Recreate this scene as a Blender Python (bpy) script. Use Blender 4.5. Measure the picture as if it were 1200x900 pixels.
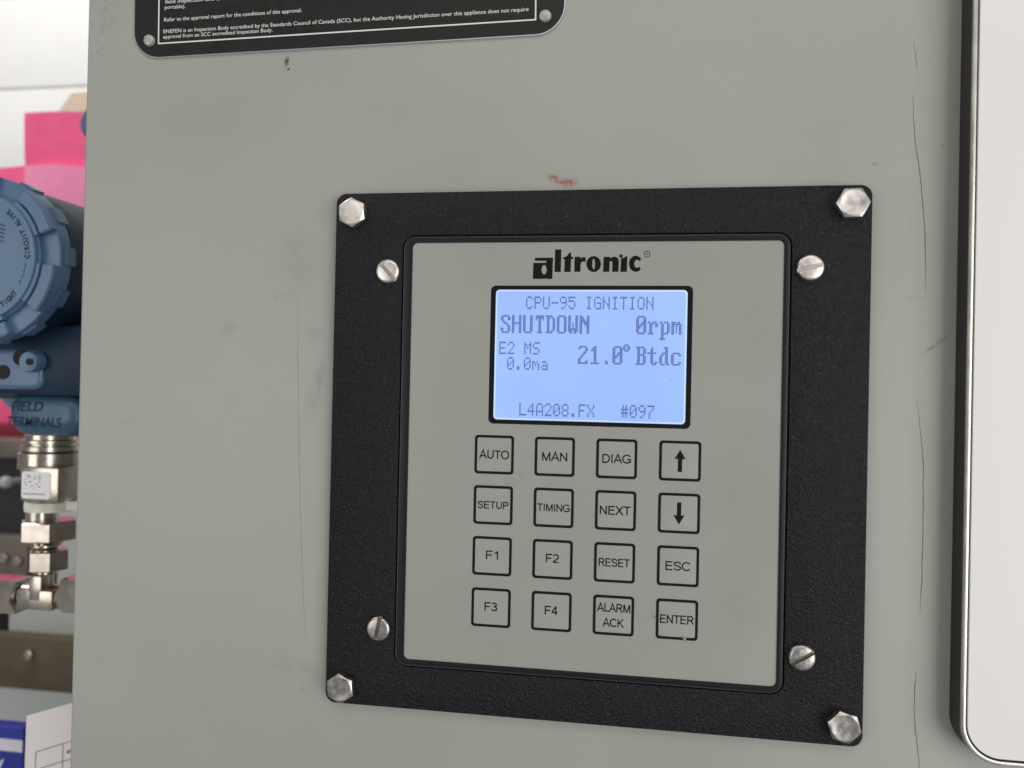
import bpy, bmesh, math, random
from mathutils import Vector, Matrix
random.seed(7)
S = bpy.context.scene
for o in list(bpy.data.objects): bpy.data.objects.remove(o)
C = S.collection
PI = math.pi
ZC = 0.36                      # height of the keypad plate's centre above the bench top

# ------------------------------------------------------------------ camera
CR = ((0.98806946, -0.02132093, 0.15252596), (0.02013547, 0.99975389, 0.0093128), (-0.15268698, -0.00613051, 0.98825559))
def pv(a): return Vector((a[0], a[2], -a[1]))          # panel axes (right, down, inwards) -> world
RIGHT, DOWN, FWD = pv(CR[0]), pv(CR[1]), pv(CR[2])
CAM = pv((0.01936079, -0.02696673, -0.32764668)) + Vector((0, 0, ZC))
FPX = 930.0
cd = bpy.data.cameras.new('camera'); cam = bpy.data.objects.new('camera', cd); C.objects.link(cam)
m = Matrix.Identity(4)
for i in range(3):
    m[i][0] = RIGHT[i]; m[i][1] = -DOWN[i]; m[i][2] = -FWD[i]; m[i][3] = CAM[i]
cam.matrix_world = m
cd.sensor_width = 36; cd.lens = FPX / 1200 * 36
cd.clip_start = 0.01; cd.clip_end = 50
cd.dof.use_dof = True; cd.dof.focus_distance = 0.343; cd.dof.aperture_fstop = 10.0
S.camera = cam

# ------------------------------------------------------------------ light
w = bpy.data.worlds.new('World'); S.world = w; w.use_nodes = True
bg = w.node_tree.nodes['Background']
bg.inputs[0].default_value = (0.94, 0.97, 1.0, 1); bg.inputs[1].default_value = 0.235
def area(name, loc, aim, sx, sy, power, col):
    l = bpy.data.lights.new(name, 'AREA'); l.shape = 'RECTANGLE'; l.size = sx; l.size_y = sy
    l.energy = power; l.color = col
    o = bpy.data.objects.new(name, l); C.objects.link(o); o.location = loc
    o.rotation_euler = (Vector(aim) - Vector(loc)).to_track_quat('-Z', 'Y').to_euler()
area('bay_door_light', (1.53, -1.67, 0.20), (0, 0, ZC), 1.5, 1.7, 33, (1.0, 0.995, 0.98))
area('ceiling_light', (0.2, -2.2, 2.4), (0, 0, ZC), 2.4, 1.2, 21, (1.0, 0.935, 0.85))
area('wall_fill_light', (-1.7, 0.15, 2.2), (-1.45, 1.3, 0.65), 1.4, 0.8, 29, (1.0, 0.98, 0.95))  # added fill that brightens the back wall
area('front_fill_light', (-1.15, -1.5, 0.35), (-0.30, 0.1, 0.30), 1.0, 1.0, 7.0, (1.0, 0.97, 0.94))  # added fill from the front left for the fittings, no real window
S.view_settings.view_transform = 'Standard'; S.view_settings.look = 'None'
S.view_settings.exposure = 0; S.view_settings.gamma = 1; S.view_settings.use_curve_mapping = False
S.render.engine = 'CYCLES'

# ------------------------------------------------------------------ helpers
def at(u, v, y):
    """point of the photographed place seen at photo pixel (u, v), y metres behind the plate's face"""
    d = RIGHT * ((u - 600) / FPX) + DOWN * ((v - 450) / FPX) + FWD
    return CAM + d * ((y - CAM.y) / d.y)

def mat(name, col, rough=0.5, metal=0.0, bump=None, var=None, coat=0.0, spec=0.5):
    M = bpy.data.materials.new(name); M.use_nodes = True; nt = M.node_tree
    b = nt.nodes['Principled BSDF']; L = nt.links
    b.inputs['Base Color'].default_value = (*col, 1); b.inputs['Roughness'].default_value = rough
    b.inputs['Metallic'].default_value = metal; b.inputs['Coat Weight'].default_value = coat
    b.inputs['Coat Roughness'].default_value = 0.12
    b.inputs['Specular IOR Level'].default_value = spec
    tc = nt.nodes.new('ShaderNodeTexCoord')
    if bump:
        n = nt.nodes.new('ShaderNodeTexNoise'); n.inputs['Scale'].default_value = bump[0]; n.inputs['Detail'].default_value = 3
        L.new(tc.outputs['Object'], n.inputs['Vector'])
        bp = nt.nodes.new('ShaderNodeBump'); bp.inputs['Strength'].default_value = bump[1]; bp.inputs['Distance'].default_value = bump[2]
        L.new(n.outputs['Fac'], bp.inputs['Height']); L.new(bp.outputs['Normal'], b.inputs['Normal'])
    if var:
        n = nt.nodes.new('ShaderNodeTexNoise'); n.inputs['Scale'].default_value = var[0]; n.inputs['Detail'].default_value = 5
        L.new(tc.outputs['Object'], n.inputs['Vector'])
        r = nt.nodes.new('ShaderNodeMapRange'); r.inputs[1].default_value = 0.3; r.inputs[2].default_value = 0.7
        r.inputs[3].default_value = 1 - var[1]; r.inputs[4].default_value = 1 + var[1]
        L.new(n.outputs['Fac'], r.inputs[0])
        mx = nt.nodes.new('ShaderNodeVectorMath'); mx.operation = 'SCALE'; mx.inputs[0].default_value = col
        L.new(r.outputs[0], mx.inputs['Scale']); L.new(mx.outputs[0], b.inputs['Base Color'])
        r2 = nt.nodes.new('ShaderNodeMapRange'); r2.inputs[1].default_value = 0.3; r2.inputs[2].default_value = 0.7
        r2.inputs[3].default_value = max(0.02, rough - 0.08); r2.inputs[4].default_value = rough + 0.08
        L.new(n.outputs['Fac'], r2.inputs[0]); L.new(r2.outputs[0], b.inputs['Roughness'])
    return M

def blotches(M, base, blobs, fleck=None):
    """wear or painted glints on a face: blobs = (x, z, rx, rz, angle, noise scale, noise threshold, strength, colour)"""
    nt = M.node_tree; L = nt.links; N = nt.nodes; b = N['Principled BSDF']
    tc = N.new('ShaderNodeTexCoord')
    if b.inputs['Base Color'].links: cur = b.inputs['Base Color'].links[0].from_socket
    else:
        rgb = N.new('ShaderNodeRGB'); rgb.outputs[0].default_value = (*base, 1); cur = rgb.outputs[0]
    def nz(scale, lo, hi):
        n = N.new('ShaderNodeTexNoise'); n.inputs['Scale'].default_value = scale; n.inputs['Detail'].default_value = 8; n.inputs['Roughness'].default_value = 0.65
        L.new(tc.outputs['Object'], n.inputs['Vector'])
        r = N.new('ShaderNodeMapRange'); r.inputs[1].default_value = lo; r.inputs[2].default_value = hi
        L.new(n.outputs['Fac'], r.inputs[0]); return r.outputs[0]
    def mix(fac, col):
        nonlocal cur
        x = N.new('ShaderNodeMix'); x.data_type = 'RGBA'
        L.new(fac, x.inputs[0]); L.new(cur, x.inputs[6]); x.inputs[7].default_value = (*col, 1); cur = x.outputs[2]
    for (x, z, rx, rz, ang, ns, th, st, col) in blobs:
        mp = N.new('ShaderNodeMapping'); mp.vector_type = 'TEXTURE'
        mp.inputs['Location'].default_value = (x, 0, z); mp.inputs['Rotation'].default_value = (0, -ang, 0)
        mp.inputs['Scale'].default_value = (rx, 1000, rz)
        L.new(tc.outputs['Object'], mp.inputs['Vector'])
        ln = N.new('ShaderNodeVectorMath'); ln.operation = 'LENGTH'; L.new(mp.outputs[0], ln.inputs[0])
        r = N.new('ShaderNodeMapRange'); r.interpolation_type = 'SMOOTHSTEP'
        r.inputs[1].default_value = 1; r.inputs[2].default_value = 0.2; r.inputs[3].default_value = 0; r.inputs[4].default_value = st
        L.new(ln.outputs['Value'], r.inputs[0])
        mu = N.new('ShaderNodeMath'); mu.operation = 'MULTIPLY'; L.new(r.outputs[0], mu.inputs[0]); L.new(nz(ns, th, th + 0.24), mu.inputs[1])
        mix(mu.outputs[0], col)
    if fleck: mix(nz(fleck[0], fleck[1], fleck[1] + 0.04), fleck[2])
    L.new(cur, b.inputs['Base Color'])

LOC = {}
def thing(name, label, cat, loc, group=None, kind=None):
    o = bpy.data.objects.new(name, None); C.objects.link(o); o.location = loc; o.empty_display_size = 0.02
    o['label'] = label; o['category'] = cat
    if group: o['group'] = group
    if kind: o['kind'] = kind
    LOC[o] = Vector(loc); return o
def finish(me, smooth=True, ang=35):
    if smooth:
        for p in me.polygons: p.use_smooth = True
        me.set_sharp_from_angle(angle=math.radians(ang))
def put(name, me, M, parent=None, loc=None, rot=None, label=None):
    """loc=None: the mesh is given in world coordinates"""
    o = bpy.data.objects.new(name, me); C.objects.link(o)
    if M is not None and not me.materials: me.materials.append(M)
    base = LOC[parent] if parent else Vector((0, 0, 0))
    if loc is None:
        if me.users > 1: raise Exception(name)
        me.transform(Matrix.Translation(-base)); LOC[o] = base.copy()
        o.location = (0, 0, 0)
    else:
        o.location = Vector(loc) - base; LOC[o] = Vector(loc)
    if rot: o.rotation_euler = rot
    if parent: o.parent = parent
    if label: o['label'] = label
    return o
def obj(name, bm, M, parent=None, loc=None, rot=None, smooth=True, ang=28, label=None):
    bmesh.ops.recalc_face_normals(bm, faces=bm.faces)
    me = bpy.data.meshes.new(name); bm.to_mesh(me); bm.free(); finish(me, smooth, ang)
    return put(name, me, M, parent, loc, rot, label)
def solo(o, label, cat, kind=None, group=None):
    o['label'] = label; o['category'] = cat
    if kind: o['kind'] = kind
    if group: o['group'] = group
    return o
def structure(o): o['kind'] = 'structure'; return o

def rrect(x0, x1, z0, z1, r, n=8):
    pts = []
    for cx, cz, a0 in ((x1 - r, z1 - r, 0), (x0 + r, z1 - r, 90), (x0 + r, z0 + r, 180), (x1 - r, z0 + r, 270)):
        for k in range(n + 1):
            a = math.radians(a0 + 90 * k / n); pts.append((cx + r * math.cos(a), cz + r * math.sin(a)))
    return pts
def loop(bm, pts, y): return [bm.verts.new((x, y, z)) for x, z in pts]
def bridge(bm, a, b):
    n = len(a)
    for i in range(n): bm.faces.new((a[i], a[(i + 1) % n], b[(i + 1) % n], b[i]))
def slab(bm, x0, x1, z0, z1, r, y0, y1, bev=0.0, n=8, back=True):
    """rounded rectangular plate, front face at y0, back at y1, rounded front edge"""
    ls = []
    if back or y1 > y0: ls.append(loop(bm, rrect(x0, x1, z0, z1, r, n), y1))
    k = 4 if bev else 0
    ls.append(loop(bm, rrect(x0, x1, z0, z1, r, n), y0 + bev))
    for i in range(1, k + 1):
        a = PI / 2 * i / k; d = bev * (1 - math.cos(a)); 
        ls.append(loop(bm, rrect(x0 + d, x1 - d, z0 + d, z1 - d, max(r - d, 1e-5), n), y0 + bev * (1 - math.sin(a))))
    for a, b in zip(ls, ls[1:]): bridge(bm, a, b)
    bm.faces.new(ls[-1]); 
    if back: bm.faces.new(ls[0][::-1])
def ring(bm, o, i, y0, y1, bo=0.0, bi=0.0, n=8):
    """rounded rectangular frame: o, i = (x0, x1, z0, z1, r); front at y0, back at y1"""
    def P(q, d): return rrect(q[0] + d, q[1] - d, q[2] + d, q[3] - d, max(q[4] - d, 1e-5), n)
    ls = [loop(bm, P(o, 0), y1), loop(bm, P(o, 0), y0 + bo)]
    if bo:
        for k in range(1, 4):
            a = PI / 2 * k / 3; ls.append(loop(bm, P(o, bo * (1 - math.cos(a))), y0 + bo * (1 - math.sin(a))))
    if bi:
        for k in range(3, 0, -1):
            a = PI / 2 * k / 3; ls.append(loop(bm, P(i, -bi * (1 - math.cos(a))), y0 + bi * (1 - math.sin(a))))
    ls.append(loop(bm, P(i, 0), y0 + bi)); ls.append(loop(bm, P(i, 0), y1))
    for a, b in zip(ls, ls[1:]): bridge(bm, a, b)
    bridge(bm, ls[-1], ls[0])
def box(bm, c, s, rot=None, bev=0.0):
    t = bmesh.new(); bmesh.ops.create_cube(t, size=1)
    t.transform(Matrix.Diagonal((*s, 1)))
    if bev: bmesh.ops.bevel(t, geom=t.edges[:], offset=bev, segments=2, affect='EDGES', profile=0.6)
    M = Matrix.Translation(c)
    if rot is not None: M = M @ rot
    t.transform(M); me = bpy.data.meshes.new('tmp'); t.to_mesh(me); t.free(); bm.from_mesh(me); bpy.data.meshes.remove(me)
def lathe(bm, prof, M=Matrix.Identity(4), n=40, off=0.0):
    """prof = [(radius, height)] turned about local z; radius 0 closes"""
    prev = None
    for r, h in prof:
        if r < 1e-7: cur = [bm.verts.new(M @ Vector((0, 0, h)))]
        else: cur = [bm.verts.new(M @ Vector((r * math.cos(2 * PI * k / n + off), r * math.sin(2 * PI * k / n + off), h))) for k in range(n)]
        if prev:
            if len(prev) == 1 and len(cur) == n:
                for k in range(n): bm.faces.new((prev[0], cur[k], cur[(k + 1) % n]))
            elif len(cur) == 1 and len(prev) == n:
                for k in range(n): bm.faces.new((prev[k], prev[(k + 1) % n], cur[0]))
            else: bridge(bm, prev, cur)
        prev = cur
def hexnut(bm, af, h, M=Matrix.Identity(4), off=0.0, ch=0.12):
    """hex prism along local z 0..h with turned chamfers at both ends"""
    R = af / math.sqrt(3)
    n = 6
    def hp(z, s=1.0): return [bm.verts.new(M @ Vector((R * s * math.cos(off + 2 * PI * k / n), R * s * math.sin(off + 2 * PI * k / n), z))) for k in range(n)]
    c = af * ch * 0.5
    a = hp(0, 0.93); b = hp(c * 0.5); d = hp(h - c * 0.5); e = hp(h, 0.93)
    for p, q in ((a, b), (b, d), (d, e)): bridge(bm, p, q)
    bm.faces.new(a[::-1]); bm.faces.new(e)
def tube(bm, pts, r, n=12):
    prev = None; pts = [Vector(p) for p in pts]
    for i, p in enumerate(pts):
        t = (pts[min(i + 1, len(pts) - 1)] - pts[max(i - 1, 0)]).normalized()
        u = t.orthogonal().normalized() if prev is None else (u0 - t * u0.dot(t)).normalized()
        u0 = u; v = t.cross(u)
        cur = [bm.verts.new(p + (u * math.cos(2 * PI * k / n) + v * math.sin(2 * PI * k / n)) * r) for k in range(n)]
        if prev: bridge(bm, prev, cur)
        else: bm.faces.new(cur[::-1])
        prev = cur
    bm.faces.new(prev)
# axis matrices: local z -> towards the viewer (-y) / along x / up
def toward(p): return Matrix.Translation(p) @ Matrix.Rotation(PI / 2, 4, 'X')
def along(p): return Matrix.Translation(p) @ Matrix.Rotation(PI / 2, 4, 'Y')
def up(p): return Matrix.Translation(p)

def text_mesh(s, extrude=0.0, bold=0.0, spacing=1.0):
    c = bpy.data.curves.new('t', 'FONT'); c.body = s; c.size = 1; c.extrude = extrude; c.offset = bold; c.space_character = spacing
    c.resolution_u = 4
    o = bpy.data.objects.new('t', c); C.objects.link(o)
    bpy.context.view_layer.update()
    me = bpy.data.meshes.new_from_object(o)
    bpy.data.objects.remove(o); bpy.data.curves.remove(c)
    return me
CAPH = None
def text(s, x0, x1, zb, cap, y, bold=0.0, tilt=0.0, spacing=1.0):
    """flat lettering in the plane y, from x0 to x1, baseline zb, capital height cap"""
    global CAPH
    if CAPH is None:
        t = text_mesh('H'); ys = [v.co.y for v in t.vertices]; CAPH = max(ys) - min(ys)
    me = text_mesh(s, 0, bold, spacing)
    xs = [v.co.x for v in me.vertices]; a, b = min(xs), max(xs)
    k = (x1 - x0) / (b - a); q = cap / CAPH
    for v in me.vertices:
        X = (v.co.x - a) * k; Z = v.co.y * q
        v.co = Vector((x0 + X * math.cos(tilt) - Z * math.sin(tilt), y, zb + X * math.sin(tilt) + Z * math.cos(tilt)))
    return me
def outline_mesh(polys):
    """filled flat shape from closed outlines in (x, z); inner outlines cut holes"""
    c = bpy.data.curves.new('t', 'CURVE'); c.dimensions = '2D'; c.fill_mode = 'FRONT' if False else 'BOTH'
    for p in polys:
        s = c.splines.new('POLY'); s.points.add(len(p) - 1); s.use_cyclic_u = True
        for q, (x, z) in zip(s.points, p): q.co = (x, z, 0, 1)
    o = bpy.data.objects.new('t', c); C.objects.link(o); bpy.context.view_layer.update()
    me = bpy.data.meshes.new_from_object(o); bpy.data.objects.remove(o); bpy.data.curves.remove(c)
    return me

# ------------------------------------------------------------------ materials
PANEL = (0.322, 0.330, 0.292)
m_panel = mat('grey_green_paint', PANEL, 0.42, 0, (650, 0.12, 0.0004), (14, 0.035))
m_crack = mat('paint_crack', (0.075, 0.072, 0.062), 0.7)
m_black = mat('wrinkle_black', (0.0085, 0.0085, 0.0105), 0.36, 0, (1150, 1.0, 0.0008), (900, 0.4), 0, 0.21)
m_bezel = mat('smooth_black', (0.0095, 0.0095, 0.012), 0.40, 0, (300, 0.05, 0.0004), None, 0, 0.25)
OVER = (0.300, 0.306, 0.274)
m_edgehi = mat('bezel_edge_highlight', (0.055, 0.055, 0.06), 0.35)  # lighter black that paints the highlight along the bezel's edge
m_over = mat('overlay_film', OVER, 0.34, 0, (1600, 0.05, 0.0002), (22, 0.025))
m_key = mat('key_film', (0.305, 0.310, 0.277), 0.36, 0, (1600, 0.05, 0.0002), (60, 0.035))
m_ink = mat('black_ink', (0.007, 0.007, 0.008), 0.6, 0, None, None, 0, 0.12)
m_steel = mat('zinc_steel', (0.72, 0.675, 0.63), 0.38, 1.0, (700, 0.12, 0.0004), (300, 0.12))
m_steel2 = mat('dim_steel', (0.46, 0.435, 0.41), 0.34, 1.0, (600, 0.18, 0.0004), (380, 0.2))  # darker copy of the zinc steel: lower heads' dim reflections put into the colour
m_recess = mat('recess_grime_shade', (0.34, 0.30, 0.26), 0.55, 1.0, (500, 0.2, 0.0004), (500, 0.3))  # grime and recess shade put into one darker steel colour
m_slotlit = mat('lit_slot', (0.56, 0.51, 0.47), 0.5, 1.0, (500, 0.1, 0.0004), (500, 0.15))  # lighter slot copy: the upper slots' reflection put into the colour
m_stain = mat('stainless_fitting', (0.53, 0.475, 0.41), 0.24, 1.0, (300, 0.05, 0.0004), (120, 0.06))
m_rim = mat('satin_rim', (0.55, 0.53, 0.48), 0.35, 1.0, None, (90, 0.08))
m_house = mat('dark_housing', (0.022, 0.020, 0.018), 0.5, 0, (200, 0.1, 0.0004))
m_white = mat('white_glossy_glass', (0.80, 0.785, 0.765), 0.3, 0, (7, 0.10, 0.006), None, 0.6)
m_white.node_tree.nodes['Principled BSDF'].inputs['Coat Roughness'].default_value = 0.05
m_tag = mat('black_anodised', (0.013, 0.012, 0.012), 0.42, 0, None, (160, 0.12), 0, 0.28)
m_alu = mat('bare_aluminium', (0.6, 0.62, 0.65), 0.3, 1.0)
m_print = mat('engraved_white', (0.72, 0.70, 0.67), 0.6)
m_rivet = mat('dull_rivet', (0.40, 0.40, 0.37), 0.42, 0.4, (900, 0.3, 0.0004), (600, 0.15))
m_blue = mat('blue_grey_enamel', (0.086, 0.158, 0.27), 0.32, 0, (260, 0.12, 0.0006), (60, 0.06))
m_bluedk = mat('shaded_blue_enamel', (0.011, 0.027, 0.055), 0.42, 0, (260, 0.12, 0.0006), (60, 0.06), 0, 0.2)  # darker copy of the blue enamel, the housing's shade put into the colour
m_teal = mat('teal_blue_enamel', (0.040, 0.105, 0.165), 0.34, 0, (200, 0.2, 0.0006), (70, 0.1))
m_hole = mat('dark_hole', (0.006, 0.006, 0.008), 0.7)
m_label = mat('white_label', (0.82, 0.80, 0.82), 0.4)
m_grayink = mat('faded_print', (0.20, 0.19, 0.21), 0.6)
m_tie = mat('milky_plastic', (0.74, 0.75, 0.66), 0.4, 0, None, (80, 0.05))
m_wall = mat('white_siding', (0.84, 0.835, 0.82), 0.55, 0, None, (6, 0.02))
m_pink = mat('hot_pink_plastic', (0.90, 0.12, 0.29), 0.38, 0, (18, 0.3, 0.01), (9, 0.12))
m_pinklt = mat('pale_pink_plastic', (0.94, 0.30, 0.52), 0.25, 0, (18, 0.3, 0.01), (9, 0.12))
m_tan = mat('tan_card', (0.62, 0.50, 0.38), 0.8, 0, None, (20, 0.06))
m_dark = mat('oily_black_iron', (0.018, 0.015, 0.013), 0.5, 0, (60, 0.3, 0.002), (25, 0.3))
m_brownpl = mat('brown_grey_plate', (0.14, 0.115, 0.095), 0.5, 0, None, (30, 0.15))
m_greypl = mat('light_grey_plate', (0.42, 0.43, 0.42), 0.5, 0, None, (20, 0.06))
m_wood = mat('brown_plank', (0.105, 0.076, 0.048), 0.7, 0, (120, 0.3, 0.001), (40, 0.2))
m_bench = mat('grey_bench_top', (0.33, 0.355, 0.355), 0.55, 0, (60, 0.1, 0.001), (12, 0.05))
m_carton = mat('royal_blue_card', (0.010, 0.025, 0.29), 0.45, 0, None, (30, 0.06))
m_cartonw = mat('carton_white_stripe', (0.68, 0.66, 0.72), 0.5)
m_paper = mat('white_paper', (0.74, 0.70, 0.69), 0.8, 0, (90, 0.1, 0.0006))
m_red = mat('dark_red_plastic', (0.20, 0.012, 0.025), 0.45, 0, None, (30, 0.1))
m_crumb = mat('tan_crumb', (0.45, 0.27, 0.13), 0.9)
m_speck = mat('grey_speck', (0.08, 0.08, 0.09), 0.8)

def emit(name, col, st, edge=None):
    M = bpy.data.materials.new(name); M.use_nodes = True; nt = M.node_tree; b = nt.nodes['Principled BSDF']
    b.inputs['Base Color'].default_value = (0.05, 0.06, 0.09, 1); b.inputs['Roughness'].default_value = 0.2
    b.inputs['Emission Color'].default_value = (*col, 1); b.inputs['Emission Strength'].default_value = st
    tc = nt.nodes.new('ShaderNodeTexCoord'); n = nt.nodes.new('ShaderNodeTexNoise'); n.inputs['Scale'].default_value = 16
    nt.links.new(tc.outputs['Object'], n.inputs['Vector'])
    r = nt.nodes.new('ShaderNodeMapRange'); r.inputs[1].default_value = 0.3; r.inputs[2].default_value = 0.7
    r.inputs[3].default_value = st * 0.91; r.inputs[4].default_value = st * 1.09
    nt.links.new(n.outputs['Fac'], r.inputs[0]); nt.links.new(r.outputs[0], b.inputs['Emission Strength'])
    return M
m_lcd = emit('lcd_backlight', (0.305, 0.475, 0.98), 1.0)
m_lcdedge = emit('lcd_edge_glow', (0.52, 0.69, 1.0), 1.0)
m_pix = emit('lcd_dark_dots', (0.060, 0.098, 0.29), 1.0)

# ------------------------------------------------------------------ setting
CY = 0.005                                             # the cabinet's painted face
bm = bmesh.new(); box(bm, (-0.55, 0.85, -0.02), (2.3, 1.75, 0.04), bev=0.004)
structure(obj('bench_top', bm, m_bench))
# white siding at the back: boards with shadowed laps
bw = bmesh.new(); box(bw, (-1.0, 1.66, 0.6), (3.0, 0.04, 2.4))
wall = structure(obj('back_wall', bw, m_wall))
z = ZC - 0.62
seams = [at(50, v, 1.6).z for v in (318, 211, 104, -3)]
zs = [-0.55] + seams + [seams[-1] + (seams[-1] - seams[-2]) * k for k in (1, 2)]
zs = [a for a in zs if a < 1.85]
for a, b in zip(zs, zs[1:]):
    bb = bmesh.new(); box(bb, (-1.0, 1.612 , (a + b) / 2), (2.98, 0.045, b - a - 0.006), Matrix.Rotation(0.012, 4, 'X'), 0.006)
    obj('siding_board', bb, m_wall, wall)

# ------------------------------------------------------------------ the control cabinet
cab = thing('control_cabinet', 'grey green painted steel control cabinet with hairline cracks in its face', 'cabinet', (0.1, 0.1, 0.0))
X0 = -0.2353
bm = bmesh.new(); slab(bm, X0, 0.47, 0.0005, ZC + 0.36, 0.0012, CY, CY + 0.205, 0.0016, 5)
# coordinates of the face's wear in the mesh's own space (thing origin at cab)
def L2(u, v): 
    p = at(u, v, CY); return p.x - 0.1, p.z
def blob(u, v, rx, rz, ang, ns, th, st, col):
    x, zz = L2(u, v); return (x, zz, rx / 1000, rz / 1000, math.radians(ang), ns, th, st, col)
RED = (0.26, 0.055, 0.04); DIRT = (0.085, 0.085, 0.07); PALE = (0.44, 0.44, 0.39)
blotches(m_panel, PANEL, [
    blob(649, 209, 4.6, 2.4, -25, 900, 0.37, 0.9, RED), blob(666, 214.5, 5.8, 2.8, 5, 900, 0.36, 0.9, RED), blob(657, 212, 5, 1.8, -18, 900, 0.4, 0.8, RED),
    blob(336, 72, 1.5, 3.0, -12, 900, 0.25, 1.0, (0.02, 0.02, 0.015)), blob(338, 81, 0.9, 0.9, 0, 900, 0.2, 0.9, (0.02, 0.02, 0.015)),
    blob(125, 30, 9, 22, 5, 500, 0.50, 0.42, DIRT), blob(112, 70, 6, 12, 0, 600, 0.50, 0.35, DIRT),
    blob(148, 92, 10, 10, 0, 420, 0.55, 0.4, DIRT), blob(190, 78, 22, 5, 8, 500, 0.56, 0.35, DIRT), blob(255, 76, 16, 4, 4, 600, 0.58, 0.4, DIRT),
    blob(146, 494, 9, 1.6, 22, 200, 0.42, 0.30, DIRT), blob(268, 385, 7, 4.5, 20, 420, 0.34, 0.22, DIRT),
    blob(375, 436, 4, 10, 0, 420, 0.34, 0.2, DIRT), blob(368, 392, 7, 6, 0, 420, 0.36, 0.2, DIRT), blob(352, 470, 10, 8, 0, 200, 0.45, 0.2, PALE),
    blob(370, 462, 6, 16, -15, 420, 0.34, 0.2, DIRT), blob(352, 300, 16, 22, 0, 120, 0.36, 0.12, DIRT), blob(330, 345, 9, 6, 0, 240, 0.45, 0.2, DIRT),
    blob(340, 780, 14, 5, 0, 200, 0.4, 0.22, DIRT), blob(355, 808, 2.5, 1.5, 0, 600, 0.4, 0.5, DIRT),
    blob(1025, 192, 2.0, 1.2, -25, 900, 0.42, 0.8, DIRT), blob(1070, 262, 5, 1.4, 15, 500, 0.45, 0.35, DIRT),
    blob(1098, 403, 9, 1.2, 38, 300, 0.36, 0.42, DIRT), blob(1066, 350, 9, 1.1, 8, 300, 0.4, 0.3, DIRT),
    blob(1105, 172, 1.3, 1.6, 0, 700, 0.4, 0.4, DIRT), blob(1062, 495, 3, 4, 0, 500, 0.5, 0.3, DIRT),
], (420, 0.735, (0.14, 0.14, 0.12)))
obj('cabinet_body', bm, m_panel, cab)
def hairline(px, wid):
    bm = bmesh.new(); pts = []
    for (u, v), (u2, v2) in zip(px, px[1:]):
        k = max(2, int(abs(v2 - v) / 6))
        for i in range(k): pts.append((u + (u2 - u) * i / k + random.uniform(-.35, .35), v + (v2 - v) * i / k))
    pts.append(px[-1]); prev = None; n = len(pts)
    for i, (u, v) in enumerate(pts):
        p = at(u, v, CY); t = min(i, n - 1 - i) / (n * 0.5); ww = wid * (0.35 + 0.65 * min(1, t * 3)) * random.uniform(.7, 1.15)
        a = bm.verts.new((p.x - ww / 2, CY - 0.00004, p.z)); b = bm.verts.new((p.x + ww / 2, CY - 0.00004, p.z))
        if prev: bm.faces.new((prev[0], prev[1], b, a))
        prev = (a, b)
    obj('hairline_crack', bm, m_crack, cab, smooth=False)
for px, ww in (([(1071, 48), (1073, 64), (1075, 82)], .2), ([(1070, 113), (1071, 150), (1073, 172), (1078, 200), (1084, 270), (1085, 343)], .27),
           ([(1075, 469), (1080, 520), (1082, 545), (1082, 600), (1080, 680), (1078, 718)], .27),
           ([(1073, 787), (1071, 830), (1072, 850), (1076, 880), (1078, 905)], .28),
           ([(349, 345), (349, 420), (350, 500), (352, 600), (355, 690), (358, 752)], .10)):
    hairline(px, ww / 1000)

# ------------------------------------------------------------------ approval nameplate at the top
TI = math.radians(0.75)
tag = thing('approval_nameplate', 'black engraved approval nameplate with white text riveted to the cabinet near the top', 'nameplate', (-0.11, CY, ZC + 0.21))
RT = Matrix.Translation((-0.1105, 0, ZC + 0.176)) @ Matrix.Rotation(-TI, 4, 'Y') @ Matrix.Translation((0.1105, 0, -ZC - 0.176))
tx0, tx1, tz0, tz1 = -0.2105, -0.0125, ZC + 0.1755, ZC + 0.262
bm = bmesh.new(); slab(bm, tx0, tx1, tz0, tz1, 0.0125, CY - 0.0010, CY, 0.0, 10); bm.transform(RT)
obj('edge_plate', bm, m_alu, tag, smooth=False)
bm = bmesh.new(); slab(bm, tx0 + .0004, tx1 - .0004, tz0 + .0005, tz1 - .0004, 0.0121, CY - 0.0012, CY - 0.0010, 0.0, 10); bm.transform(RT)
obj('black_face', bm, m_tag, tag, smooth=False)
TY = CY - 0.00128
bx0, bx1, bz0, bz1 = -0.1978, -0.0253, ZC + 0.1823, ZC + 0.255
bm = bmesh.new(); ring(bm, (bx0 - .0006, bx1 + .0006, bz0 - .0006, bz1 + .0006, .0002), (bx0, bx1, bz0, bz1, .0002), TY, CY - .00121); bm.transform(RT)
obj('border_line', bm, m_print, tag, smooth=False)
def tagline(s, u0, v0, u1, v1, cap):
    a = at(u0, v0, TY); b = at(u1, v1, TY)
    me = text(s, a.x, b.x, a.z, cap, TY, 0.003, math.atan2(b.z - a.z, b.x - a.x))
    put('engraved_text', me, m_print, tag)
tagline('field inspection and is not', 193.5, 4.2, 270, -0.8, .00165)
tagline('portable).', 193, 10.6, 217.3, 9.3, .00165)
tagline('Refer to the approval report for the conditions of this approval.', 192.3, 25.3, 353.5, 14.0, .00165)
tagline('ENEFEN is an Inspection Body accredited by the Standards Council of Canada (SCC), but the Authority Having Jurisdiction over this appliance does not require', 191.5, 39.0, 619.5, 12.8, .00165)
tagline('approval from an SCC accredited Inspection Body.', 191.2, 45.3, 319.5, 37.2, .00165)
bmr = bmesh.new(); lathe(bmr, [(0, -.0016), (.0014, -.00155), (.0023, -.0012), (.0026, -.0006), (.0027, 0)], toward((0, 0, 0)) @ Matrix.Scale(-1, 4, (0, 0, 1)), 28)
rv = None
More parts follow.
